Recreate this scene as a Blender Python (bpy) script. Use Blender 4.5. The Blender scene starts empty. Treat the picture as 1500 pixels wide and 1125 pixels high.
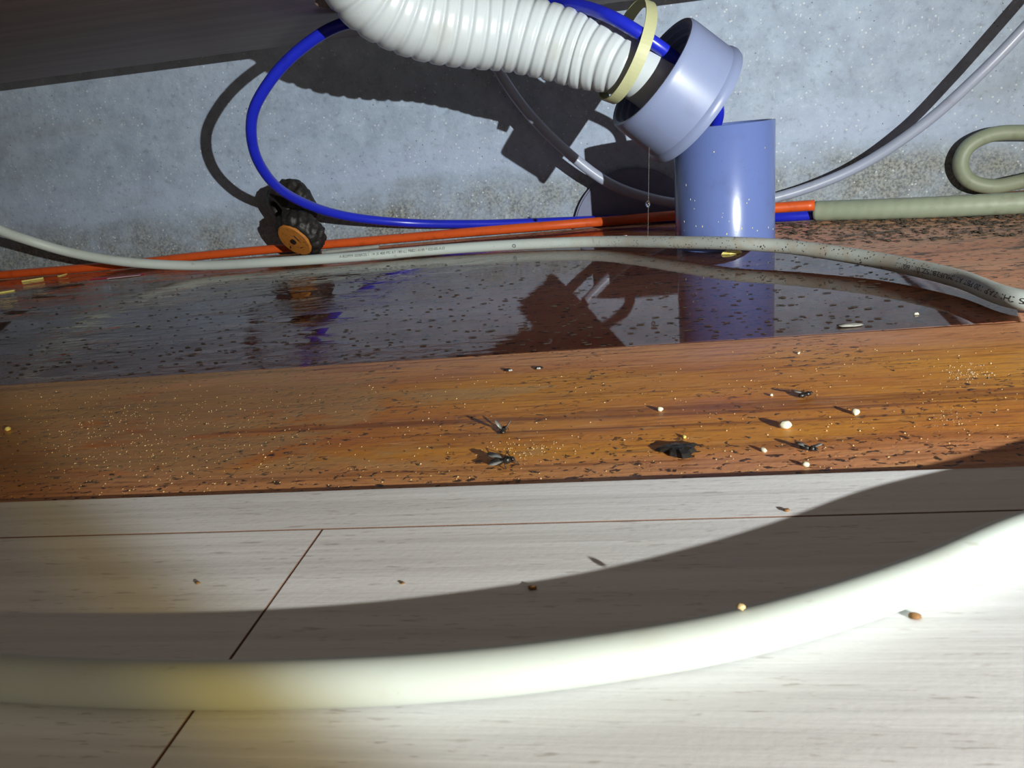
import bpy, bmesh, math, random
from mathutils import Vector, Matrix, noise
random.seed(7)
S = bpy.context.scene
COL = S.collection

# ------------------------------------------------------------------ camera
W, H, F = 1500.0, 1125.0, 1120.0
HC = 0.12                                   # camera height above the floor (m)
PIT, ROL, YAW = math.radians(18.5), math.radians(6.2), math.radians(-9.4)
FW = Vector((math.sin(YAW)*math.cos(PIT), math.cos(YAW)*math.cos(PIT), -math.sin(PIT)))
r0 = Vector((math.cos(YAW), -math.sin(YAW), 0)); d0 = FW.cross(r0)
RT = math.cos(ROL)*r0 + math.sin(ROL)*d0
DN = -math.sin(ROL)*r0 + math.cos(ROL)*d0
CAM = Vector((0, 0, HC))
cd = bpy.data.cameras.new('camera'); cam = bpy.data.objects.new('camera', cd); COL.objects.link(cam)
M = Matrix((RT, -DN, -FW)).transposed().to_4x4(); M.translation = CAM
cam.matrix_world = M
cd.sensor_width = 36; cd.lens = 36*F/W; cd.clip_start = 0.005
cd.dof.use_dof = True; cd.dof.focus_distance = 0.5; cd.dof.aperture_fstop = 45
S.camera = cam

def ray(x, y): return RT*((x-W/2)/F) + DN*((y-H/2)/F) + FW
def at(x, y, Y):                            # photo pixel on the vertical plane at depth Y
    d = ray(x, y); return CAM + d*(Y/d.y)
def fl(x, y, z=0.0):                        # photo pixel on the horizontal plane at height z
    d = ray(x, y); return CAM + d*((z-HC)/d.z)

def rest(x, y, Y, z):                        # the same at depth Y, but resting no lower than z
    p = at(x, y, Y)
    return p if p.z >= z else fl(x, y, z)

# ------------------------------------------------------------------ light, world, exposure
S.view_settings.view_transform = 'Standard'; S.view_settings.look = 'None'
S.view_settings.gamma = 1; S.view_settings.use_curve_mapping = False
S.view_settings.exposure = 0.0
wd = bpy.data.worlds.new('world'); S.world = wd; wd.use_nodes = True
wd.node_tree.nodes['Background'].inputs[0].default_value = (0.80, 0.66, 0.50, 1)
wd.node_tree.nodes['Background'].inputs[1].default_value = 0.15
LPOS = Vector((0.50, -0.40, 0.185)); LAIM = Vector((0.0, 0.75, 0.10))
def spot(name, energy, col, deg, blend, radius):
    l = bpy.data.lights.new(name, 'SPOT'); l.energy = energy; l.color = col
    l.spot_size = math.radians(deg); l.spot_blend = blend; l.shadow_soft_size = radius
    o = bpy.data.objects.new(name, l); COL.objects.link(o); o.location = LPOS
    o.rotation_euler = (LAIM-LPOS).to_track_quat('-Z', 'Y').to_euler(); return o
spot('flashlight_beam', 45.0, (0.86, 0.95, 1.0), 52, 0.14, 0.004)
spot('flashlight_core', 29.0, (0.80, 0.92, 1.0), 46, 1.0, 0.004)
spot('flashlight_rim', 12.0, (1.0, 0.66, 0.05), 54.5, 0.10, 0.006)
spot('flashlight_spill', 5.0, (1.0, 0.80, 0.50), 120, 0.5, 0.004)

# ------------------------------------------------------------------ helpers
def tag(o, label=None, cat=None, group=None, kind=None):
    if label: o['label'] = label
    if cat: o['category'] = cat
    if group: o['group'] = group
    if kind: o['kind'] = kind
    return o
def link(name, me, mat, parent=None, smooth=True):
    o = bpy.data.objects.new(name, me); COL.objects.link(o)
    if mat is not None: me.materials.clear(); me.materials.append(mat)
    if smooth:
        for p in me.polygons: p.use_smooth = True
    if parent is not None: o.parent = parent
    return o
def from_bm(name, bm, mat, parent=None, smooth=False):
    me = bpy.data.meshes.new(name); bm.normal_update(); bm.to_mesh(me); bm.free()
    return link(name, me, mat, parent, smooth)
def empty(name, loc=(0, 0, 0)):
    o = bpy.data.objects.new(name, None); COL.objects.link(o); o.location = loc
    o.empty_display_size = 0.02; return o
def box_bm(x0, x1, y0, y1, z0, z1, bev=0.0):
    bm = bmesh.new()
    v = [bm.verts.new((x, y, z)) for z in (z0, z1) for y in (y0, y1) for x in (x0, x1)]
    for f in ((0, 2, 3, 1), (4, 5, 7, 6), (0, 1, 5, 4), (2, 6, 7, 3), (0, 4, 6, 2), (1, 3, 7, 5)):
        bm.faces.new([v[i] for i in f])
    if bev: bmesh.ops.bevel(bm, geom=bm.edges[:], offset=bev, segments=1, affect='EDGES')
    return bm
def spline(pts, n):
    P = [Vector(p) for p in pts]; P = [2*P[0]-P[1]] + P + [2*P[-1]-P[-2]]
    out = []
    for i in range(1, len(P)-2):
        p0, p1, p2, p3 = P[i-1:i+3]
        t0 = 0; t1 = (p1-p0).length**.5; t2 = t1+(p2-p1).length**.5; t3 = t2+(p3-p2).length**.5
        for k in range(24):
            t = t1+(t2-t1)*k/24
            a1 = p0*((t1-t)/(t1-t0))+p1*((t-t0)/(t1-t0)); a2 = p1*((t2-t)/(t2-t1))+p2*((t-t1)/(t2-t1)); a3 = p2*((t3-t)/(t3-t2))+p3*((t-t2)/(t3-t2))
            b1 = a1*((t2-t)/(t2-t0))+a2*((t-t0)/(t2-t0)); b2 = a2*((t3-t)/(t3-t1))+a3*((t-t1)/(t3-t1))
            out.append(b1*((t2-t)/(t2-t1))+b2*((t-t1)/(t2-t1)))
    out.append(P[-2])
    for _ in range(2):                       # a little smoothing
        out = [out[0]] + [(out[i-1]+out[i]*2+out[i+1])/4 for i in range(1, len(out)-1)] + [out[-1]]
    L = [0]
    for a, b in zip(out, out[1:]): L.append(L[-1]+(b-a).length)
    res = []; j = 0
    for i in range(n+1):
        s = L[-1]*i/n
        while j < len(L)-2 and L[j+1] < s: j += 1
        u = (s-L[j])/max(1e-9, L[j+1]-L[j]); res.append(out[j].lerp(out[j+1], u))
    return res, L[-1]
def frames(C):
    T = [(C[min(i+1, len(C)-1)]-C[max(i-1, 0)]).normalized() for i in range(len(C))]
    n = T[0].cross(Vector((0, 0, 1)))
    if n.length < .1: n = T[0].cross(Vector((0, 1, 0)))
    n.normalize(); N = []
    for t in T:
        n = (n-t*n.dot(t)).normalized(); N.append(n.copy())
    return T, N
def sweep_bm(C, rad, segs=16, cap=True, inner=None):
    """tube along the points C; rad a number or a function of (index, angle); inner = hollow bore radius"""
    bm = bmesh.new(); T, N = frames(C)
    def shell(r, flip):
        rings = []
        for i, c in enumerate(C):
            b = T[i].cross(N[i]); ring = []
            for k in range(segs):
                a = 2*math.pi*k/segs
                q = r(i, a) if callable(r) else r
                ring.append(bm.verts.new(c+(N[i]*math.cos(a)+b*math.sin(a))*q))
            rings.append(ring)
        for A, B in zip(rings, rings[1:]):
            for k in range(segs):
                f = (A[k], A[(k+1) % segs], B[(k+1) % segs], B[k])
                bm.faces.new(f[::-1] if flip else f)
        return rings
    R = shell(rad, False)
    if inner:
        Q = shell(inner, True)
        for e, rev in ((0, False), (-1, True)):
            for k in range(segs):
                f = (R[e][k], Q[e][k], Q[e][(k+1) % segs], R[e][(k+1) % segs])
                bm.faces.new(f[::-1] if rev else f)
    elif cap:
        bm.faces.new(R[0][::-1]); bm.faces.new(R[-1])
    return bm
def lathe_bm(profile, segs=64):
    """profile of (r, z) points, closed into a ring, turned round the z axis"""
    bm = bmesh.new(); rings = []
    for r, z in profile:
        rings.append([bm.verts.new((r*math.cos(2*math.pi*k/segs), r*math.sin(2*math.pi*k/segs), z)) for k in range(segs)])
    n = len(rings)
    for i in range(n):
        A, B = rings[i], rings[(i+1) % n]
        for k in range(segs): bm.faces.new((A[k], A[(k+1) % segs], B[(k+1) % segs], B[k]))
    bmesh.ops.recalc_face_normals(bm, faces=bm.faces[:]); return bm
def aim(bm, origin, zdir):
    q = Vector(zdir).to_track_quat('Z', 'Y').to_matrix().to_4x4()
    bm.transform(Matrix.Translation(origin) @ q); return bm
def sharp(o, deg=35):
    me = o.data; bm = bmesh.new(); bm.from_mesh(me)
    for e in bm.edges:
        if len(e.link_faces) == 2 and e.calc_face_angle(0) > math.radians(deg): e.smooth = False
    for f in bm.faces: f.smooth = True
    bm.to_mesh(me); bm.free(); return o

# ------------------------------------------------------------------ materials
class G:
    def __init__(s, name):
        s.m = bpy.data.materials.new(name); s.m.use_nodes = True; s.t = s.m.node_tree
        s.p = s.t.nodes['Principled BSDF']; s.out = s.t.nodes['Material Output']
        s.tc = s.t.nodes.new('ShaderNodeTexCoord')
    def n(s, typ, **k):
        o = s.t.nodes.new(typ)
        for a, b in k.items(): setattr(o, a, b)
        return o
    def l(s, a, b): s.t.links.new(a, b)
    def coord(s, scale=(1, 1, 1), loc=(0, 0, 0), rot=(0, 0, 0)):
        mp = s.n('ShaderNodeMapping'); mp.inputs['Scale'].default_value = scale; mp.inputs['Location'].default_value = loc
        mp.inputs['Rotation'].default_value = rot
        s.l(s.tc.outputs['Object'], mp.inputs[0]); return mp.outputs[0]
    def noise(s, vec, scale=1, detail=4, rough=.55, dist=0):
        o = s.n('ShaderNodeTexNoise'); o.inputs['Scale'].default_value = scale; o.inputs['Detail'].default_value = detail
        o.inputs['Roughness'].default_value = rough; o.inputs['Distortion'].default_value = dist
        s.l(vec, o.inputs['Vector']); return o.outputs['Fac']
    def vor(s, vec, scale=1, rnd=1, out='Distance'):
        o = s.n('ShaderNodeTexVoronoi'); o.inputs['Scale'].default_value = scale; o.inputs['Randomness'].default_value = rnd
        s.l(vec, o.inputs['Vector']); return o.outputs[out]
    def ramp(s, fac, a, b, lo=0.0, hi=1.0):
        o = s.n('ShaderNodeMapRange'); o.inputs[1].default_value = a; o.inputs[2].default_value = b
        o.inputs[3].default_value = lo; o.inputs[4].default_value = hi; o.interpolation_type = 'SMOOTHSTEP'
        s.l(fac, o.inputs[0]); return o.outputs[0]
    def math(s, op, a, b=None):
        o = s.n('ShaderNodeMath', operation=op)
        for i, v in enumerate((a, b)):
            if v is None: continue
            if isinstance(v, (int, float)): o.inputs[i].default_value = v
            else: s.l(v, o.inputs[i])
        return o.outputs[0]
    def mix(s, fac, a, b, mode='MIX'):
        o = s.n('ShaderNodeMix', data_type='RGBA', blend_type=mode)
        for i, v in ((0, fac), (6, a), (7, b)):
            if isinstance(v, (int, float)): o.inputs[i].default_value = v
            elif isinstance(v, tuple): o.inputs[i].default_value = (*v, 1)
            else: s.l(v, o.inputs[i])
        return o.outputs[2]
    def xyz(s):
        o = s.n('ShaderNodeSeparateXYZ'); s.l(s.tc.outputs['Object'], o.inputs[0]); return o.outputs
    def bump(s, h, strength=.3, dist=.001):
        o = s.n('ShaderNodeBump'); o.inputs['Strength'].default_value = strength; o.inputs['Distance'].default_value = dist
        s.l(h, o.inputs['Height']); s.l(o.outputs[0], s.p.inputs['Normal']); return o
    def col(s, c):
        if isinstance(c, tuple): s.p.inputs['Base Color'].default_value = (*c, 1)
        else: s.l(c, s.p.inputs['Base Color'])
    def rough(s, r):
        if isinstance(r, (int, float)): s.p.inputs['Roughness'].default_value = r
        else: s.l(r, s.p.inputs['Roughness'])
def lin(r, g, b):
    f = lambda c: (c/255/12.92 if c <= 10 else ((c/255+.055)/1.055)**2.4)
    return (f(r), f(g), f(b))

def plastic(name, c, rough=.35, dirt=.25, dirtcol=(60, 50, 38), scale=60, specks=0.0, sss=0.0, bump=.05):
    g = G(name); v = g.coord(); base = lin(*c)
    n = g.ramp(g.noise(v, scale, 5, .6), .50, .78, 0, dirt)
    cc = g.mix(n, base, lin(*dirtcol))
    if specks:
        d = g.vor(v, 300); sp = g.math('LESS_THAN', d, specks)
        keep = g.ramp(g.noise(v, 45, 2), .5, .58)
        cc = g.mix(g.math('MULTIPLY', g.math('MULTIPLY', sp, keep), .8), cc, lin(45, 38, 30))
    g.col(cc); g.rough(rough); g.bump(g.noise(v, 220, 3), bump, .0006)
    if sss: g.p.inputs['Subsurface Weight'].default_value = sss; g.p.inputs['Subsurface Radius'].default_value = (.004, .004, .003)
    return g.m

# concrete
g = G('concrete_wall'); v = g.coord(); x, y, z = g.xyz()
big = g.noise(g.coord((5, 5, 7)), 1, 6, .62); mid = g.noise(v, 38, 5, .65); fine = g.noise(v, 420, 3, .6)
zz = g.math('ADD', z, g.math('MULTIPLY', g.math('SUBTRACT', big, .5), .10))
c = g.mix(g.ramp(mid, .28, .75), lin(140, 154, 176), lin(162, 178, 200))
c = g.mix(g.math('MULTIPLY', g.ramp(g.noise(g.coord((7, 7, 40)), 1, 4), .5, .75), .40), c, lin(164, 177, 198))
band = g.math('MULTIPLY', g.ramp(zz, .055, .075), g.ramp(zz, .125, .085))
c = g.mix(g.math('MULTIPLY', band, .5), c, lin(166, 180, 208))
low = g.math('MULTIPLY', g.ramp(zz, .072, .030), g.ramp(g.noise(v, 17, 7, .75), .22, .70, 0, .9))
c = g.mix(low, c, g.mix(g.ramp(g.noise(v, 330, 5, .75), .38, .60), lin(58, 58, 52), lin(146, 147, 137)))
stain = g.ramp(g.noise(g.coord((4, 4, 16), (3, 1, 2)), 1, 5), .58, .74, 0, .30)
c = g.mix(stain, c, lin(128, 130, 128))
fl1 = g.math('MULTIPLY', g.math('LESS_THAN', g.vor(v, 150), .15), g.ramp(g.noise(v, 30, 2), .42, .55))
fm = g.noise(v, 150, 5, .7)
c = g.mix(g.ramp(fm, .52, .72, 0, .45), c, lin(108, 116, 126)); c = g.mix(g.ramp(fm, .42, .30, 0, .4), c, lin(196, 206, 218))
c = g.mix(g.math('MULTIPLY', fl1, .75), c, lin(206, 210, 214))
fl2 = g.math('MULTIPLY', g.math('LESS_THAN', g.vor(g.coord((1, 1, 1), (.7, .2, .4)), 130), .085), g.ramp(g.noise(v, 22, 2), .5, .6))
c = g.mix(g.math('MULTIPLY', fl2, .85), c, lin(46, 46, 48))
scr = g.math('MULTIPLY', g.math('LESS_THAN', g.vor(g.coord((300, 300, 22), rot=(0, .12, 0)), 1), .07), g.ramp(g.noise(v, 9, 2), .52, .6))
c = g.mix(g.math('MULTIPLY', scr, .55), c, lin(225, 228, 232))
g.col(c); g.rough(.62)
g.bump(g.math('ADD', g.math('MULTIPLY', fine, .6), g.math('MULTIPLY', mid, 1.0)), .35, .0016)
M_CONC = g.m
g = G('screed'); v = g.coord()
g.col(g.mix(g.ramp(g.noise(v, 60, 6, .7), .4, .65), lin(52, 46, 38), lin(112, 104, 90))); g.rough(.8)
g.bump(g.noise(v, 160, 5, .7), .8, .003); M_SCREED = g.m

def brown_wood(name, wet):
    g = G(name); x, y, z = g.xyz()
    v = g.coord((1, 1, 1))
    grain = g.noise(g.coord((5, 130, 20), rot=(0, 0, .03)), 1, 6, .62, .8)
    streak = g.noise(g.coord((1.6, 46, 6), (2, 0, 0), rot=(0, 0, .035)), 1, 5, .6, 1.2)
    tone = g.noise(g.coord((3, 12, 3), (5, 3, 0)), 1, 4, .6, .4)
    if wet:
        c = g.mix(g.ramp(tone, .35, .65), lin(238, 158, 118), lin(248, 186, 146))
        c = g.mix(g.ramp(streak, .55, .72, 0, .5), c, lin(64, 36, 26))
        c = g.mix(g.ramp(x, .02, .30, 0, .25), c, lin(146, 122, 96))
    else:
        c = g.mix(g.ramp(tone, .36, .62), lin(184, 110, 50), lin(208, 142, 46))
        edge = g.math('MAXIMUM', g.ramp(g.math('ADD', y, g.math('MULTIPLY', g.math('SUBTRACT', tone, .5), .05)), .275, .245), g.ramp(y, .355, .40))
        c = g.mix(g.math('MULTIPLY', edge, .75), c, lin(206, 146, 106))
        c = g.mix(g.ramp(streak, .52, .66, 0, .75), c, lin(108, 52, 18))
        c = g.mix(g.ramp(grain, .50, .70, 0, .55), c, lin(118, 66, 32))
        fineg = g.noise(g.coord((40, 420, 20), rot=(0, 0, .03)), 1, 4, .65, .4)
        c = g.mix(g.ramp(fineg, .52, .68, 0, .55), c, lin(112, 62, 30)); c = g.mix(g.ramp(fineg, .44, .32, 0, .45), c, lin(214, 166, 110))
    # dark pores and mould dashes, lying along the grain
    p1 = g.noise(g.coord((130, 210, 50) if wet else (210, 330, 60), rot=(0, 0, .02)), 1, 3, .6, .3)
    dens = g.noise(g.coord((16, 28, 10), (1, 4, 0)), 1, 4, .6)
    if wet: dash = g.math('MULTIPLY', g.ramp(p1, .58, .63), g.ramp(dens, .34, .48))
    else:
        nearedge = g.math('ADD', g.math('MULTIPLY', g.ramp(y, .285, .250), .16), g.math('MULTIPLY', g.ramp(x, -.03, -.20), .06))
        dash = g.math('MULTIPLY', g.ramp(p1, .56, .64), g.ramp(g.math('ADD', dens, nearedge), .46, .60))
    c = g.mix(g.math('MULTIPLY', dash, .92), c, lin(34, 24, 20))
    if wet:
        dirt = g.noise(g.coord((26, 60, 20), (3, 3, 0), rot=(0, 0, .05)), 1, 7, .72, .6)
        c = g.mix(g.math('MULTIPLY', g.ramp(dirt, .50, .62), g.ramp(g.math('MAXIMUM', g.ramp(y, .62, .82), g.ramp(x, .10, .22)), 0, 1, .10, .90)), c, lin(70, 58, 46))
        c = g.mix(g.math('MULTIPLY', g.ramp(dirt, .44, .34), g.ramp(x, .10, .22, .1, .7)), c, lin(146, 124, 98))
    # pale dried silt
    silt_n = g.noise(g.coord((9, 22, 9), (8, 2, 0)), 1, 6, .66, .5)
    if wet: silt = g.math('MULTIPLY', g.ramp(silt_n, .5, .64), g.ramp(x, -.06, .22, .0, .35))
    else:
        bias = g.math('MULTIPLY', g.ramp(x, .02, -.22), .20)
        silt = g.math('MULTIPLY', g.ramp(g.math('ADD', silt_n, bias), .60, .70), g.ramp(y, .245, .275, 0, .5))
    c = g.mix(silt, c, lin(172, 148, 112))
    g.col(c); g.rough(g.ramp(silt_n, .35, .7, .34, .60) if not wet else .5)
    h = g.math('ADD', g.math('MULTIPLY', grain, .7), g.math('MULTIPLY', g.noise(v, 260, 3), .5))
    h = g.math('SUBTRACT', h, g.math('MULTIPLY', dash, .5))
    g.bump(h, .45, .0009)
    return g.m
M_WOOD = brown_wood('brown_plank_dry', False); M_WET = brown_wood('brown_plank_wet', True)

g = G('pale_plank'); v = g.coord()
gr = g.noise(g.coord((9, 300, 20)), 1, 5, .65, .6); st = g.noise(g.coord((2.5, 110, 6), (4, 0, 0), rot=(0, 0, .01)), 1, 5, .6, .5)
c = g.mix(g.ramp(st, .35, .68), lin(230, 231, 236), lin(212, 212, 216))
dl = g.math('MULTIPLY', g.ramp(g.noise(g.coord((110, 900, 20), (1, 5, 0)), 1, 3, .6, .3), .58, .68), g.ramp(g.noise(g.coord((14, 60, 4), (2, 2, 0)), 1, 3), .40, .55))
c = g.mix(g.math('MULTIPLY', dl, .5), c, lin(146, 132, 124))
g.col(c); g.rough(.42); g.bump(g.math('ADD', gr, g.math('MULTIPLY', g.noise(v, 500, 2), .4)), .25, .0005)
M_PALE = g.m

g = G('cabinet_board'); v = g.coord()
g.col(g.mix(g.ramp(g.noise(g.coord((3, 60, 3)), 1, 5), .35, .7), lin(112, 92, 82), lin(134, 112, 100))); g.rough(.5)
g.bump(g.noise(v, 150, 3), .15, .0006); M_BOARD = g.m

g = G('white_tube'); v = g.coord(); x, y, z = g.xyz()
back = g.ramp(y, .40, .55)
c = g.mix(g.ramp(g.noise(v, 34, 5, .6), .50, .78, 0, .22), lin(184, 193, 190), lin(150, 134, 98))
old = g.math('MULTIPLY', back, g.ramp(x, -.15, .12))
c = g.mix(g.math('MULTIPLY', g.math('MULTIPLY', old, .55), g.ramp(g.noise(v, 60, 4), .40, .62, .2, 1)), c, lin(172, 150, 122))
sp = g.math('MULTIPLY', g.math('LESS_THAN', g.vor(v, 420), .26), g.ramp(g.noise(v, 90, 2), .45, .55))
c = g.mix(g.math('MULTIPLY', sp, old), c, lin(60, 46, 34))
mk = g.math('MULTIPLY', g.ramp(g.noise(g.coord((70, 160, 90)), 1, 4, .6), .64, .72), .35)
c = g.mix(mk, c, lin(130, 122, 104))
g.col(c); g.rough(.48); g.bump(g.noise(v, 220, 3), .05, .0006); M_WHITE = g.m
M_CORE = plastic('plank_core', (118, 84, 66), .8, .5, (50, 34, 26), 200)
M_WALLTUBE = plastic('wall_tube', (158, 166, 188), .35, .3, (120, 116, 108), 60, .05)
M_BLUE = plastic('blue_tube', (30, 42, 186), .3, .25, (14, 18, 80), 70, .06)
M_ORANGE = plastic('orange_tube', (204, 84, 32), .4, .5, (120, 48, 22), 90, .04)
M_BEIGE = plastic('beige_conduit', (140, 150, 130), .5, .45, (110, 106, 84), 80, .05, bump=.2)
M_HOSE = plastic('hose_plastic', (194, 202, 208), .28, .25, (160, 156, 130), 26, .05, .0)
M_TIE = plastic('tie_nylon', (188, 190, 148), .4, .25, (150, 140, 90), 60)
M_PVC = plastic('pvc_pipe', (98, 116, 174), .24, .35, (78, 88, 124), 40, .07)
M_COUP = plastic('pvc_coupling', (128, 140, 176), .36, .25, (92, 92, 108), 30, .05)
M_CAP = plastic('pvc_plate', (112, 118, 146), .45, .4, (70, 68, 70), 70, .1)
M_MOULD = plastic('black_rubber', (30, 27, 26), .55, .6, (58, 52, 46), 140, .0, bump=.8)
M_HUB = plastic('orange_hub', (176, 112, 46), .55, .6, (92, 50, 22), 190, .25, bump=.5)
M_CRUMB = plastic('crumb_white', (196, 194, 174), .6, .4, (186, 170, 120), 500, bump=.4)
M_YELLOW = plastic('crumb_yellow', (222, 206, 116), .6, .4, (150, 130, 60), 400, bump=.4)
M_BROWNC = plastic('crumb_brown', (128, 92, 52), .7, .5, (70, 46, 26), 400, bump=.4)
M_BLACK = plastic('black_flake', (30, 28, 27), .4, .5, (64, 58, 52), 700, bump=.8)
M_WING = plastic('fly_wing', (112, 112, 110), .4, .7, (30, 28, 26), 1100, bump=.4)
M_INK = plastic('ink', (44, 42, 48), .5, .3, (90, 88, 90), 900)
M_REDP = plastic('red_print', (176, 30, 52), .4, .3, (90, 18, 30), 300)
M_PAPER = plastic('paper', (236, 226, 226), .5, .3, (180, 160, 160), 500)
M_GREYS = plastic('grey_strip', (142, 142, 136), .6, .5, (84, 82, 76), 200)
M_DARK = plastic('dark_grit', (62, 54, 44), .8, .6, (26, 22, 18), 600)
M_TAN = plastic('tan_grit', (206, 180, 132), .6, .4, (130, 100, 60), 600)

g = G('water_film')
g.t.nodes.remove(g.p)
x, y, z = g.xyz()
tr = g.n('ShaderNodeBsdfTransparent'); tr.inputs[0].default_value = (.98, .97, .96, 1)
gl = g.n('ShaderNodeBsdfGlossy'); gl.inputs['Roughness'].default_value = .03; gl.inputs[0].default_value = (1, 1, 1, 1)
rp = g.noise(g.coord((58, 110, 1)), 1, 4, .6, .5)
amp = g.math('MULTIPLY', g.ramp(g.noise(g.coord((7, 18, 1), (3, 1, 0)), 1, 4), .42, .60), g.ramp(x, -.04, -.24, .03, 1))
h = g.math('MULTIPLY', rp, amp)
bp = g.n('ShaderNodeBump'); bp.inputs['Strength'].default_value = .8; bp.inputs['Distance'].default_value = .0010
g.l(h, bp.inputs['Height']); g.l(bp.outputs[0], gl.inputs['Normal'])
fr = g.n('ShaderNodeFresnel'); fr.inputs['IOR'].default_value = 1.33; g.l(bp.outputs[0], fr.inputs['Normal'])
mx = g.n('ShaderNodeMixShader'); g.l(fr.outputs[0], mx.inputs[0]); g.l(tr.outputs[0], mx.inputs[1]); g.l(gl.outputs[0], mx.inputs[2])
g.l(mx.outputs[0], g.out.inputs[0]); M_WATER = g.m
g = G('droplet'); g.p.inputs['Transmission Weight'].default_value = 1; g.p.inputs['IOR'].default_value = 1.33; g.rough(.02); g.col((1, 1, 1)); M_DROP = g.m

# ------------------------------------------------------------------ the setting
WY = 0.925
wall = from_bm('wall_back', box_bm(-2.2, 2.0, WY, WY+.12, -.02, .7), M_CONC); tag(wall, kind='structure', label='grey concrete back wall, stained along its foot')
floor = from_bm('floor', box_bm(-2.2, 2.0, -1.2, WY, -.05, -.010), M_SCREED); tag(floor, kind='structure', label='floor of brown and pale planks')
def plank(x0, x1, y0, y1, ztop, mat, label=None, zb=-.0098):
    o = from_bm('plank', box_bm(x0, x1, y0, y1, zb, ztop, .0002), mat, floor)
    o.data.materials.append(M_CORE)
    for p in o.data.polygons:
        if p.normal.z < .9: p.material_index = 1
    if label: o['label'] = label
    return o
J = .00022
E0, S0 = .2385, .4065
rows = [(E0, S0, 0.0, M_WOOD, (-1.4, 1.4)), (S0, .572, -.0012, M_WET, (-1.4, -.62, .60, 1.4)), (.572, .737, -.0012, M_WET, (-1.4, -.2, 1.02, 1.4)), (.737, .912, -.0012, M_WET, (-1.4, -.75, .47, 1.4))]
for y0, y1, zt, mt, xs in rows:
    for a, b in zip(xs, xs[1:]):
        plank(a+J, b-J, y0+J, y1-J, zt, mt, 'brown plank, dry and gritty' if mt is M_WOOD else 'brown plank under the puddle')
P0 = .2105
for y0, y1, xs in ((P0, E0, (-1.4, -.55, .65, 1.4)), (P0-.165, P0, (-1.4, -.1025, 1.0)), (P0-.33, P0-.165, (-1.4, -.6, .6, 1.4)), (P0-.495, P0-.33, (-1.4, -.2, 1.0, 1.4))):
    for a, b in zip(xs, xs[1:]):
        plank(a+J, b-J, y0+J, y1-J*(1 if y1 != E0 else 0), .0022, M_PALE, 'pale grey wood-look plank')

# puddle: a thin sheet of water with a skirt down to the planks
edge = [(-1.25, S0+.001), (-.40, S0+.001), (-.1, S0+.001), (.12, S0+.0015), (.198, S0+.003), (.206, .432), (.203, .47), (.192, .52), (.178, .57), (.158, .62), (.142, .68), (.13, .76), (.10, .83), (.02, .875), (-.15, .882), (-.4, .884), (-.8, .884), (-1.25, .884)]
bm = bmesh.new(); top = [bm.verts.new((a, b, -.0003)) for a, b in edge]; bot = [bm.verts.new((a, b, -.00115)) for a, b in edge]
bm.faces.new(top)
for k in range(len(edge)):
    bm.faces.new((top[k], bot[k], bot[(k+1) % len(edge)], top[(k+1) % len(edge)]))
bmesh.ops.recalc_face_normals(bm, faces=bm.faces[:])
tag(from_bm('puddle', bm, M_WATER), 'shallow puddle of clear water over the rear brown planks, mirroring the wall', 'puddle')

# ------------------------------------------------------------------ cabinet bottom with the hole for the hose
BZ, BY = .2235, .83
HX, HY, HR = -.172, .634, .052
bm = bmesh.new(); x0, x1, y0, y1 = -1.6, 1.4, .30, BY
N = 48
def rim(z):
    inner, outer = [], []
    for k in range(N):
        a = 2*math.pi*k/N; c, s = math.cos(a), math.sin(a)
        inner.append(bm.verts.new((HX+HR*c, HY+HR*s, z)))
        t = .12/max(abs(c), abs(s)); outer.append(bm.verts.new((HX+t*c, HY+t*s, z)))
    return inner, outer
B = rim(BZ); T_ = rim(BZ+.018)
for k in range(N):
    j = (k+1) % N
    bm.faces.new((B[0][k], B[1][k], B[1][j], B[0][j])); bm.faces.new((T_[0][j], T_[1][j], T_[1][k], T_[0][k]))
    bm.faces.new((B[0][j], T_[0][j], T_[0][k], B[0][k]))
def quadrect(a, b, c, d, z, up):
    vs = [bm.verts.new(p) for p in ((a, c, z), (b, c, z), (b, d, z), (a, d, z))]; bm.faces.new(vs if up else vs[::-1])
for z, up in ((BZ, False), (BZ+.018, True)):
    quadrect(x0, HX-.12, y0, y1, z, up); quadrect(HX+.12, x1, y0, y1, z, up)
    quadrect(HX-.12, HX+.12, y0, HY-.12, z, up); quadrect(HX-.12, HX+.12, HY+.12, y1, z, up)
for a, b in (((x0, y0), (x1, y0)), ((x1, y0), (x1, y1)), ((x1, y1), (x0, y1)), ((x0, y1), (x0, y0))):
    bm.faces.new([bm.verts.new(p) for p in ((*a, BZ), (*b, BZ), (*b, BZ+.018), (*a, BZ+.018))])
bmesh.ops.remove_doubles(bm, verts=bm.verts[:], dist=1e-6); bmesh.ops.recalc_face_normals(bm, faces=bm.faces[:])
tag(from_bm('cabinet_base', bm, M_BOARD), 'brown underside panel of the cabinet, above hose and wall', 'cabinet')

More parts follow.
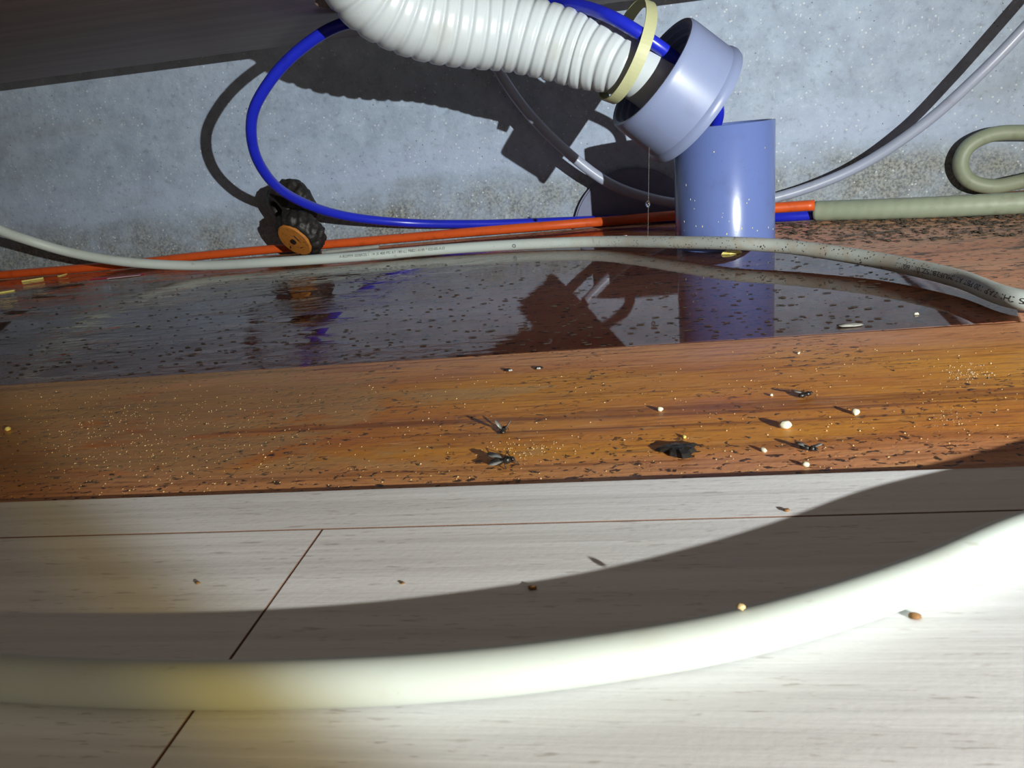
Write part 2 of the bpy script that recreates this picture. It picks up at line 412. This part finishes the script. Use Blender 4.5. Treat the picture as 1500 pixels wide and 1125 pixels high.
# ------------------------------------------------------------------ upright drain pipe
PC = Vector((.0905, .72, 0)); PR, PH = .0433, .1035
o = from_bm('drain_pipe', aim(lathe_bm([(PR, -.009), (PR, PH-.0006), (PR-.0006, PH), (PR-.0030, PH), (PR-.0034, PH-.0006), (PR-.0034, -.009)], 96), PC, (0, 0, 1)), M_PVC)
sharp(o, 50); tag(o, 'upright grey blue plastic drain pipe stub standing in the floor', 'pipe')
bm = bmesh.new()                            # dried drips of glue on the pipe
for k in range(26):
    a = random.uniform(-2.7, -.4); z = .012+.03*random.random()**2 if k < 20 else random.uniform(.03, .09)
    c = PC+Vector((math.cos(a)*PR, math.sin(a)*PR, z)); r = random.uniform(.0004, .0008)
    m = Matrix.Translation(c) @ Matrix.Rotation(a, 4, 'Z') @ Matrix.Diagonal((.35*r, r, r*random.uniform(.8, 2.2), 1))
    bmesh.ops.create_icosphere(bm, subdivisions=1, radius=1, matrix=m)
tag(from_bm('glue_specks', bm, M_CRUMB, o, True), 'white specks on the pipe', kind='stuff')

# ------------------------------------------------------------------ tilted coupling
CL = at(953, 106, .650); CR = at(1019, 157, .662); ax = (CR-CL).normalized(); LEN = (CR-CL).length
prof = [(.0462, 0.0), (.0474, .002), (.0478, .006), (.0488, LEN-.008), (.0502, LEN-.006), (.0510, LEN-.003), (.0504, LEN), (.0488, LEN+.0003), (.0455, LEN-.001), (.0450, .026),
        (.0342, .024), (.0342, .014), (.0372, .0135), (.0372, .0085), (.0402, .008), (.0402, .0042), (.0432, .0038), (.0432, .0005)]
o = from_bm('pipe_coupling', aim(lathe_bm(prof, 96), CL, ax), M_COUP); sharp(o, 30)
tag(o, 'tilted grey plastic pipe coupling leaning over the rim of the drain pipe', 'coupling')

# ------------------------------------------------------------------ corrugated hose
hp = [at(982, 138, .659), at(940, 106, .660), at(896, 88, .667), at(845, 73, .674), at(745, 47, .672), at(690, 40, .664), at(627, 29, .652), at(588, 15, .643), at(553, -5, .634), at(531, -27, .628), at(516, -56, .622), at(507, -95, .617)]
C, L = spline(hp, 520); HOSE_C = C
pitch = .0118
def hr(i, a):
    s = L*i/520; ph = (s/pitch + a/(2*math.pi))*2*math.pi
    w = math.cos(ph); amp = .0015
    base = .0222 + .0066*min(1, max(0, (s-.030)/.05)) + .0027*min(1, max(0, (s-.10)/.08))
    return base - .0017*(.5-.5*w)**4
o = from_bm('drain_hose', sweep_bm(C, hr, 48, inner=.0225), M_HOSE, smooth=True)
tag(o, 'thick white corrugated drain hose bending down from the cabinet into the coupling', 'hose')

# ------------------------------------------------------------------ blue tube
BR = .0050
bp_ = [Vector((.084, .728, .035)), Vector((.080, .722, .085)), at(1052, 158, .700), at(1020, 118, .672), at(985, 83, .646), at(940, 51, .639), at(895, 25, .645), at(850, 9, .668), at(800, 3, .700),
       at(740, 14, .712), at(660, 20, .706), at(580, 27, .696), at(500, 36, .682), at(440, 72, .686), at(396, 118, .690), at(370, 168, .698), at(372, 220, .714), at(398, 266, .745), at(440, 295, .79), at(500, 315, .84),
       at(590, 326, .885), at(700, 328, .902), rest(800, 325, .9085, .0045), rest(880, 322, .9085, .0045), rest(960, 320, .904, .0045), rest(1040, 319, .88, .0045), rest(1140, 318, .87, .0045), rest(1193, 315, .87, .0048)]
C, L = spline(bp_, 420); BLUE_C = C
tag(from_bm('blue_tube', sweep_bm(C, BR, 14), M_BLUE, smooth=True), 'blue water tube looping out from the coupling and along the wall foot', 'tube')

# cable tie round hose and blue tube
tc = at(918, 76, .664); tn = (at(985, 110, .668)-at(850, 60, .664)).normalized()
up = (at(941, 18, .668)-at(898, 133, .662)).normalized(); up = (up-tn*up.dot(tn)).normalized(); sd = tn.cross(up)
tn2 = (tn+sd*.0).normalized()
bm = bmesh.new(); prev = None; rings = []
for k in range(72):
    a = 2*math.pi*k/72
    e = up*math.sin(a)*.0385 + sd*math.cos(a)*(.0340 if math.sin(a) < 0 else .0340-.009*math.sin(a)**2)
    sh = tn*(.010*math.cos(a))
    rd = e.normalized()
    rings.append([bm.verts.new(tc+e+sh+rd*q+tn*w) for q, w in ((0, -.0045), (.0013, -.0045), (.0013, .0045), (0, .0045))])
for k in range(72):
    A, B_ = rings[k], rings[(k+1) % 72]
    for j in range(4): bm.faces.new((A[j], A[(j+1) % 4], B_[(j+1) % 4], B_[j]))
bmesh.ops.recalc_face_normals(bm, faces=bm.faces[:])
tie = from_bm('cable_tie', bm, M_TIE); tag(tie, 'pale yellow cable tie strapped round hose and blue tube', 'cable tie')
hd = box_bm(-.004, .004, -.0035, .0035, -.003, .003, .0008); hd.transform(Matrix.Translation(tc+up*.0385*math.sin(2.5)+sd*math.cos(2.5)*.0285+tn*.010*math.cos(2.5)))
from_bm('tie_head', hd, M_TIE, tie)

# ------------------------------------------------------------------ tubes along the wall
op = [rest(-160, 418, .895, .0045)] + [rest(x, y, Y, .0045) for x, y, Y in ((0, 403, .895), (165, 389, .895), (300, 374, .895), (420, 363, .895), (560, 351, .895), (700, 339, .889), (800, 331, .887), (900, 323, .886))] + [rest(985, 316, .87, .0135), rest(1030, 312.5, .87, .0158), rest(1070, 309.5, .87, .0162), rest(1140, 304, .87, .0165), rest(1193, 300.5, .85, .0165)]
C, L = spline(op, 200); ORANGE_C = C
tag(from_bm('orange_tube', sweep_bm(C, .0052, 14), M_ORANGE, smooth=True), 'orange water tube lying along the foot of the wall', 'tube')
sp = [fl(1194, 309, .0092), fl(1300, 306, .0092), fl(1400, 302, .0092), fl(1500, 297, .0092), fl(1600, 292, .0092)]
C, L = spline(sp, 80)
tag(from_bm('conduit_sleeve', sweep_bm(C, lambda i, a: 0.0098+.00012*math.sin(i*1.7+a), 18, inner=.0090), M_BEIGE, smooth=True), 'straight beige sleeve over the orange and blue tube ends at right', 'conduit')
lp = [at(1620, 200, .905), at(1500, 194, .907), at(1450, 198, .908), at(1417, 216, .908), at(1407, 240, .908), at(1418, 263, .908), rest(1450, 273, .905, .0070), rest(1500, 265, .905, .0070), at(1620, 235, .905)]
C, L = spline(lp, 120)
tag(from_bm('beige_conduit', sweep_bm(C, .0078, 16), M_BEIGE, smooth=True), 'beige tube bent into a loop against the wall at far right', 'conduit')
up_ = [at(1600, -70, .86), at(1500, 42, .862), at(1440, 104, .868), at(1350, 184, .885), at(1250, 248, .900), at(1135, 290, .905), at(1060, 300, .902), at(1000, 299, .896), at(940, 287, .888), at(890, 267, .880), at(830, 222, .872), at(775, 167, .868), at(733, 108, .866), at(706, 50, .866), at(690, -20, .866), at(680, -90, .866)]
C, L = spline(up_, 260)
tag(from_bm('wall_tube', sweep_bm(C, .0056, 14), M_WALLTUBE, smooth=True), 'pale grey tube hanging in a wide U against the wall behind the pipe', 'tube')

# grey half-round plate leaning at the wall foot
bm = bmesh.new(); pc = at(928, 330, .905); n = 40; R = .070; fr_, bk = [], []
for k in range(n+1):
    a = math.pi*k/n
    fr_.append(bm.verts.new((pc.x+R*math.cos(a), .9150, -.008+R*1.0*math.sin(a)))); bk.append(bm.verts.new((pc.x+R*math.cos(a), .9245, -.008+R*math.sin(a))))
bm.faces.new(fr_); bm.faces.new(bk[::-1])
for k in range(n): bm.faces.new((fr_[k], bk[k], bk[k+1], fr_[k+1]))
bm.faces.new((fr_[0], fr_[n], bk[n], bk[0]))
bmesh.ops.recalc_face_normals(bm, faces=bm.faces[:])
bmesh.ops.bevel(bm, geom=[e for e in bm.edges if all(abs(v.co.y-.915) < 1e-5 for v in e.verts) and max(v.co.z for v in e.verts) > 0], offset=.002, segments=2, affect='EDGES')
tag(from_bm('wall_plate', bm, M_CAP), 'rounded grey plastic plate at the wall foot behind the pipe', 'plate')

# ------------------------------------------------------------------ white tube: across the back, round at right, across the front
TR = .0054
tp = [Vector((-.66, .52, .17)), at(-75, 298, .690), at(0, 337, .732), at(45, 353, .758), at(100, 369, .776), at(180, 383, .788), at(280, 389, .802)]
def on(x, y, z): return fl(x, y, z)
tp += [on(400, 384, .0072), on(520, 376, .0062), on(640, 366, .006), on(757, 358.5, .006), on(880, 354, .0065), on(1000, 355, .0105), on(1075, 356.5, .0125), on(1150, 361, .0120), on(1225, 371, .0105), on(1300, 384, .009), on(1400, 407, .008), on(1500, 440, .007),
       Vector((.246, .40, .0056)), Vector((.236, .335, .0056)), Vector((.200, .250, .0070)), Vector((.150, .211, .0079)),
       on(1500, 781, .0079), on(1350, 845, .0079), on(1200, 896, .0079), on(1050, 935, .0079), on(900, 961, .0079), on(750, 981, .0079), on(600, 994, .0079), on(450, 1001, .0079), on(300, 1003, .0079), on(150, 1000, .0079), on(0, 992, .0079), on(-120, 981, .0079), Vector((-.235, .150, .0079)), Vector((-.30, .175, .0079))]
C, L = spline(tp, 900)
tube = from_bm('white_water_tube', sweep_bm(C, TR, 20), M_WHITE, smooth=True)
tag(tube, 'white printed water tube looping round the puddle and across the front planks', 'tube')
TT, NN = frames(C)
def print_on_tube(name, text, px, height, flip, lift, mat=M_INK, spacing=1.0, squash=1.0):
    """print text on the tube's camera side, starting where the tube passes photo column px"""
    cu = bpy.data.curves.new('t', 'FONT'); cu.body = text; cu.size = height*1.4; cu.space_character = spacing
    to = bpy.data.objects.new('t', cu); COL.objects.link(to); bpy.context.view_layer.update()
    me = bpy.data.meshes.new_from_object(to.evaluated_get(bpy.context.evaluated_depsgraph_get()))
    bpy.data.objects.remove(to)
    best = None
    for i, c in enumerate(C):
        q = c-CAM; d = q.dot(FW)
        if d < .38: continue
        x = W/2+F*q.dot(RT)/d
        if best is None or abs(x-px) < best[0]: best = (abs(x-px), i)
    s0 = best[1]; seg = L/(len(C)-1)
    for v in me.vertices:
        u, w = v.co.x*squash, v.co.y-height*.5
        if flip: u, w = -u, -w
        k = s0 + u/seg; i = max(0, min(len(C)-2, int(k))); f = k-i
        c = C[i].lerp(C[i+1], f); t = TT[i]
        view = (CAM-c); view = (view-t*view.dot(t)).normalized(); up = Vector((0, 0, 1)); up = (up-t*up.dot(t)); up = (up-view*up.dot(view)).normalized()
        a = w/TR + lift
        v.co = c + (view*math.cos(a)+up*math.sin(a))*(TR+.00012)
    return link(name, me, mat, tube, False)
print_on_tube('printed_text', 'IS IHI 7AP 120 PBT AT IMUF2B1SZ/01160/1.:', 1512, .0031, True, -.12, squash=1.38)
print_on_tube('printed_text', 'A-B23PIM .05IBK25.1  14 .5I 400 PSI AT 180 sLI P8821-KHR * 020-05-A.O', 500, .0028, False, .25, squash=.97)
print_on_tube('printed_text', 'o', 752, .0055, False, .0, mat=M_INK)

# ------------------------------------------------------------------ twin black roller by the wall
wc = at(428, 360, .832)
root = empty('roller', (wc.x, wc.y, 0)); tag(root, 'black knobbly roller with two wheels and an orange hub, by the wall', 'roller')
def tyre(c, axd, R, wdt, seed, ro=.55):
    prof = []
    for k in range(9):
        t = k/8; b = math.sin(math.pi*t)**.5 if 0 < t < 1 else 0
        prof.append((R*(.80+.20*b), (t-.5)*wdt))
    prof += [(R*ro, wdt*.5), (R*ro*.9, wdt*.40), (R*ro*.9, -wdt*.40), (R*ro, -wdt*.5)]
    bm = lathe_bm(prof, 60)
    bmesh.ops.subdivide_edges(bm, edges=bm.edges[:], cuts=1, use_grid_fill=True)
    for v in bm.verts:
        r = math.hypot(v.co.x, v.co.y)
        if r > R*.62:
            a = math.atan2(v.co.y, v.co.x); n = noise.noise(Vector((v.co.x*130+seed, v.co.y*130, v.co.z*130)))
            n2 = noise.noise(Vector((v.co.x*400+seed, v.co.y*400, v.co.z*400)))
            k = 1+.10*n+.05*n2+.035*(1 if math.sin(a*15+v.co.z*250) > 0 else -1)*(1 if r > R*.9 else .2)
            v.co.x *= k; v.co.y *= k
    aim(bm, c-root.location, axd); return bm
axd = Vector((-.34, -.76, -.50)).normalized()
fc = Vector((wc.x+.008, wc.y+.012, .0305))
from_bm('wheel', tyre(fc, axd, .0285, .026, 1.0, .78), M_MOULD, root, True)
from_bm('wheel', tyre(Vector((wc.x-.006, wc.y+.036, .0600)), Vector((-.6, -.6, -.3)).normalized(), .0285, .038, 5.0), M_MOULD, root, True)
hub = lathe_bm([(.0004, .0125), (.0032, .0125), (.0034, .0150), (.0040, .0156), (.0200, .0148), (.0214, .0135), (.0216, .010), (.0004, .010)], 48)
hubo = from_bm('hub', aim(hub, fc-root.location, axd), M_HUB, root, True); hubo['label'] = 'round orange brown hub'; sharp(hubo, 30)
q = axd.to_track_quat('Z', 'Y').to_matrix().to_4x4()
bm = lathe_bm([(.0004, .0150), (.0030, .0152), (.0036, .0166), (.0004, .0166)], 16); from_bm('axle_bolt', aim(bm, fc-root.location, axd), M_BLACK, hubo)
for dx, dy, rz, ln in ((.0085, .0045, 1.9, .0085), (-.011, -.008, 1.0, .004), (.006, -.009, .2, .0035)):
    b = box_bm(-ln/2, ln/2, -.0005, .0005, 0, .0010, .0002)
    b.transform(Matrix.Translation(fc-root.location) @ q @ Matrix.Translation((dx, dy, .0150)) @ Matrix.Rotation(rz, 4, 'Z'))
    from_bm('crack', b, M_BLACK, hubo)
from_bm('axle', sweep_bm([fc-root.location+axd*.004, Vector((-.006, .034, .0585))], .006, 12), M_MOULD, root, True)

# ------------------------------------------------------------------ debris
def lump(name, p, sx, sy, sz, mat, label, cat, group=None, seed=0, amp=.25, rz=0, sub=2, parent=None, lift=None):
    bm = bmesh.new(); bmesh.ops.create_icosphere(bm, subdivisions=sub, radius=1)
    for v in bm.verts:
        n = noise.noise(v.co*1.6+Vector((seed*3.7, seed*1.3, 0))); v.co *= 1+amp*2*n
        v.co = Vector((v.co.x*sx, v.co.y*sy, max(v.co.z, -.75)*sz))
    bm.transform(Matrix.Rotation(rz, 4, 'Z'))
    zmin = min(v.co.z for v in bm.verts)
    bm.transform(Matrix.Translation((0, 0, -zmin)))
    if name == 'crumb': bm.transform(Matrix.Scale(.85, 4))
    o = from_bm(name, bm, mat, parent, True); o.location = p
    if parent is None: tag(o, label, cat, group)
    return o
GC = 'pale crumbs on the brown plank'
for i, (x, y, s, a, m, lab) in enumerate((
    (1150, 627, .0022, 1.3, M_CRUMB, 'largest white two-lobed crumb on the golden brown plank'),
    (1253, 607, .0018, 1.0, M_CRUMB, 'rightmost round white crumb with a dark speck beside it'),
    (967, 602, .0014, 1.0, M_CRUMB, 'small round white crumb, leftmost white one on the golden plank'),
    (1118, 661, .0011, 1.6, M_CRUMB, 'small flat white crumb left of the dark long fly'),
    (1180, 683, .0012, 1.3, M_CRUMB, 'white wedge-shaped crumb nearest the pale planks'),
    (1130, 580, .0008, 1.1, M_CRUMB, 'tiny cream crumb left of the dead fly with legs'),
    (1170, 518, .0007, 2.2, M_CRUMB, 'pale sliver on the brown plank near the puddle edge'),
    (1002, 641, .0008, 1.8, M_YELLOW, 'tiny yellowish crumb just above the large black flake'),
    (12, 631, .0016, 1.5, M_YELLOW, 'yellow crumb on the brown plank at far left'))):
    lump('crumb', fl(x, y), s*a, s, s*.9, m, lab, 'crumb', GC, seed=i+1, amp=.22, rz=i*.7)
lump('crumb', fl(1342, 461, -.0003), .0016, .0010, .0009, M_CRUMB, 'white crumb in the water by the puddle right end', 'crumb', seed=11)
lump('mud_chip', fl(1245, 478, -.0003), .0065, .0028, .0010, M_GREYS, 'flat olive grey chip at the front edge of the puddle', 'chip', seed=12)
GB = 'brown crumbs on the pale planks'
for i, (x, y, s, lab) in enumerate(((780, 863, .0011, 'brown crumb on the pale plank in front of the brown planks'), (1152, 749, .0009, 'small brown crumb on the pale plank near the dark planks, at right'),
                                    (1340, 905, .0013, 'brown crumb in front of the white tube at lower right'), (590, 855, .0006, 'tiny dark crumb left of centre on the pale plank'), (290, 855, .0007, 'tan speck on the lit yellowish rim of the pale plank'))):
    lump('crumb', fl(x, y, .0022), s*1.3, s, s*.7, M_BROWNC, lab, 'crumb', GB, seed=20+i)

lump('crumb', fl(1085, 892, .0136), .0012, .0010, .0009, M_TAN, 'tan crumb sitting on top of the white tube at lower right', 'crumb', seed=40)
def flat_flake(name, p, pts, th, mat, label, cat, rz=0, curl=.3, parent=None):
    """irregular flake: outline in metres, domed and crumpled"""
    bm = bmesh.new(); n = len(pts)
    layers = []
    for z, s in ((0, 1.0), (th, .82), (th*1.5, .45)):
        layers.append([bm.verts.new((a*s, b*s, z+th*curl*abs(noise.noise(Vector((a*300, b*300, 2)))))) for a, b in pts])
    bm.faces.new(layers[0][::-1])
    for A, B_ in zip(layers, layers[1:]):
        for k in range(n): bm.faces.new((A[k], A[(k+1) % n], B_[(k+1) % n], B_[k]))
    bm.faces.new(layers[-1]); bm.transform(Matrix.Rotation(rz, 4, 'Z'))
    zm = min(v.co.z for v in bm.verts); bm.transform(Matrix.Translation((0, 0, -zm)))
    o = from_bm(name, bm, mat, parent); o.location = p
    if label: tag(o, label, cat)
    return o
mm = .001
flat_flake('black_flake', fl(990, 662), [(a*mm, b*mm) for a, b in ((-8, 2), (-5, 4.5), (0, 5.5), (5, 5), (8.5, 6), (7, 3.5), (7.5, -1), (5.5, -3), (5, -6), (2, -7.5), (0, -5), (-2.5, -4), (-3.5, -1), (-6, 0))], .0013, M_BLACK, 'large crumpled black flake on the golden brown plank', 'flake', curl=1.2)
def fly(p, label, ang, scale, wings, legs, name='dead_fly'):
    r = empty(name, p); tag(r, label, 'insect', None)
    def pt(bm, nm, mat): 
        bm.transform(Matrix.Rotation(ang, 4, 'Z') @ Matrix.Scale(scale, 4)); return from_bm(nm, bm, mat, r, True)
    bm = bmesh.new()
    for x_, s_ in ((-.0016, (.0022, .0012, .0011)), (.0012, (.0013, .0012, .0012)), (.0027, (.0008, .0009, .0008))):
        bmesh.ops.create_icosphere(bm, subdivisions=2, radius=1, matrix=Matrix.Translation((x_, 0, .0011)) @ Matrix.Diagonal((*s_, 1)))
    pt(bm, 'body', M_BLACK)
    for wx, wy, rz, tilt in wings:
        bm = bmesh.new(); o_ = [(0, 0), (.0015, .0010), (.0036, .0015), (.0052, .0008), (.0050, -.0006), (.0030, -.0012), (.0012, -.0008)]
        a_ = [bm.verts.new((u, v, 0)) for u, v in o_]; b_ = [bm.verts.new((u, v, .00015)) for u, v in o_]
        bm.faces.new(a_[::-1]); bm.faces.new(b_)
        for k in range(7): bm.faces.new((a_[k], a_[(k+1) % 7], b_[(k+1) % 7], b_[k]))
        bm.transform(Matrix.Translation((wx, wy, .0014)) @ Matrix.Rotation(rz, 4, 'Z') @ Matrix.Rotation(-tilt, 4, 'Y')); pt(bm, 'wing', M_WING)
    for lx, ly in legs:
        bm = sweep_bm([Vector((0, 0, .0012)), Vector((lx*.6, ly*.6, .0026)), Vector((lx, ly, .0002))], .00016, 6); pt(bm, 'leg', M_BLACK)
    return r
fly(fl(738, 633), 'dead moth fly with two raised speckled wings, on the brown plank', 1.6, .95, ((-.0005, .0006, 1.2, 1.0), (-.0005, -.0006, -1.5, .9)), ((.002, .002), (.002, -.002)))
fly(fl(1180, 581), 'dead fly with spread legs, farthest from the camera on the brown plank', .5, .95, ((0, .0006, 2.6, .3),), ((.001, .0034), (.003, -.003), (-.002, -.003), (-.001, .003)))
fly(fl(737, 680), 'dead black fly on its side, left, near the pale planks', .35, 1.35, ((0, .0006, 2.2, .15), (0, -.0006, 3.6, .1)), ((.003, .003), (.004, -.003), (0, -.004)))
fly(fl(1185, 660), 'slim dark dead fly lying above the white wedge crumb', -.5, .9, ((0, 0, 3.0, .25), (0, 0, .2, .35)), ((.004, -.001),))

stick_pts = ((fl(744, 543), fl(760, 541)), (fl(789, 540), fl(800, 542)))
for i, (a, b) in enumerate(stick_pts):
    flat_flake('black_sliver', a, [(q*mm, w*mm) for q, w in ((-2.4, 0), (-1, 1.1), (1, .8), (2.6, -.2), (.8, -1.1), (-1.2, -.9))], .0008, M_BLACK, ('black sliver by the puddle edge, left one of the two', 'black sliver by the puddle edge, right one of the two')[i], 'flake', rz=-.1+i*.5)
flat_flake('sealant_flake', fl(1072, 371.5, -.0003), [(q*mm, w*mm) for q, w in ((-9, -2), (-5, 3), (2, 4), (9, 1), (7, -4), (-2, -5))], .0022, M_YELLOW, 'pale yellow flake at the foot of the drain pipe, under the white tube', 'flake', curl=.8)

# slivers and scraps on the wet floor at far left
def stick(name, p0, p1, w, h, mat, label, cat, parent=None):
    d = p1-p0; bm = box_bm(0, d.length, -w/2, w/2, 0, h, h*.25)
    bm.transform(Matrix.Translation(p0) @ Matrix.Rotation(math.atan2(d.y, d.x), 4, 'Z'))
    o = from_bm(name, bm, mat, parent)
    if label: tag(o, label, cat)
    return o
zw = -.0003
stick('wood_sliver', fl(32, 413, zw), fl(64, 408, zw), .006, .0018, M_YELLOW, 'pale straight sliver on the wet floor beside the orange tube, far left', 'sliver')
stick('wood_sliver', fl(-10, 431, zw), fl(22, 426, zw), .007, .0016, M_YELLOW, 'yellow sliver at the left edge of the puddle', 'sliver')
stick('wood_sliver', fl(86, 405, zw), fl(97, 402, zw), .004, .0012, M_YELLOW, 'tiny yellow sliver left of the red and white scrap', 'sliver')
scr = stick('label_scrap', fl(135, 409, zw), fl(210, 402, zw), .011, .0008, M_REDP, 'red and white scrap on the wet floor under the white tube', 'scrap')
stick('white_print', fl(158, 408, zw+.0008), fl(205, 403.2, zw+.0008), .004, .0003, M_PAPER, None, None, scr)
stick('grey_strip', fl(472, 372, zw), fl(556, 363, zw), .008, .004, M_GREYS, 'narrow grey strip on the floor right of the roller', 'strip')
stick('pale_splinter', fl(905, 350, zw), fl(917, 346, zw), .003, .0012, M_PAPER, 'pale splinter behind the white tube left of the drain pipe', 'splinter')

# cobweb strand with a droplet under the coupling
top_p = at(951, 214, .640); bot_p = at(949, 349, .640)
web = from_bm('cobweb_strand', sweep_bm([top_p, (top_p+bot_p)/2, bot_p], 0.00009, 6), M_GREYS); tag(web, 'thin cobweb thread hanging from the coupling', 'cobweb')
bm = bmesh.new(); bmesh.ops.create_icosphere(bm, subdivisions=2, radius=.0019, matrix=Matrix.Translation(at(949, 299, .640)) @ Matrix.Diagonal((1, 1, 1.5, 1)))
from_bm('water_droplet', bm, M_DROP, web, True)

# grit nobody could count
def grit(name, spots, mat, label, zbase, elong=1.0, flat=1.0):
    bm = bmesh.new()
    for (x, y), s in spots:
        p = fl(x, y, zbase)
        m = Matrix.Translation(p+Vector((0, 0, s*.25))) @ Matrix.Rotation(random.random()*6 if elong == 1 else random.uniform(-.3, .3), 4, 'Z') @ Matrix.Diagonal((s*random.uniform(.8, 1.7)*elong, s, s*random.uniform(.4, .8)*flat, 1))
        bmesh.ops.create_icosphere(bm, subdivisions=1, radius=.6, matrix=m)
    return tag(from_bm(name, bm, mat), label, 'grit', kind='stuff')
sp_ = []
for _ in range(620):
    x = random.uniform(0, 1500); lo = 575-.062*x; y = random.uniform(lo+6, 735-.038*x)
    sp_.append(((x, y), random.uniform(.0002, .00055)))
for _ in range(480): sp_.append(((random.gauss(220, 110), random.gauss(640, 45)), random.uniform(.0002, .0005)))
for _ in range(90): sp_.append(((random.gauss(780, 35), random.gauss(660, 8)), random.uniform(.0002, .0005)))
sp_ = [q for q in sp_ if q[0][1] > 578-.062*q[0][0] and q[0][1] < 735-.038*q[0][0]]
grit('tan_grit', sp_, M_TAN, 'fine tan grit scattered over the front brown plank', 0)
sp_ = [((1415+random.gauss(0, 22), 548+random.gauss(0, 9)), random.uniform(.0002, .00042)) for _ in range(90)] + [((1385+random.gauss(0, 18), 612+random.gauss(0, 7)), random.uniform(.00016, .0003)) for _ in range(40)]
grit('white_grit', sp_, M_CRUMB, 'patch of white grit at the right of the front brown plank', 0)
sp_ = []
for _ in range(900):
    x = random.uniform(1140, 1560); t = random.random()**1.6
    sp_.append(((x, 322+ t*34 -.04*(x-1140)+6), random.uniform(.0008, .0026)))
grit('mud_debris', sp_, M_DARK, 'dark muddy debris along the wall foot below the sleeve', -.0012, 1.3)
sp_ = []
for _ in range(1100):
    x = random.uniform(0, 1320); y = random.uniform(560-.058*x-150+.02*x, 560-.058*x)
    sp_.append(((x, y), random.uniform(.0005, .0019)))
sp_ = [q for q in sp_ if q[0][1] > 400-.02*q[0][0] and .41 < fl(*q[0]).y < .87 and fl(*q[0]).x < .19]
grit('floating_specks', sp_, M_DARK, 'dark specks floating on the puddle', -.0004, 1.8, .35)

sp_ = []
for _ in range(260):
    x = random.uniform(0, 1480); y = random.uniform(590-.05*x, 728-.038*x)
    sp_.append(((x, y), random.uniform(.0003, .0009)))
grit('black_grit', sp_, M_DARK, 'dark specks scattered over the front brown plank', 0)
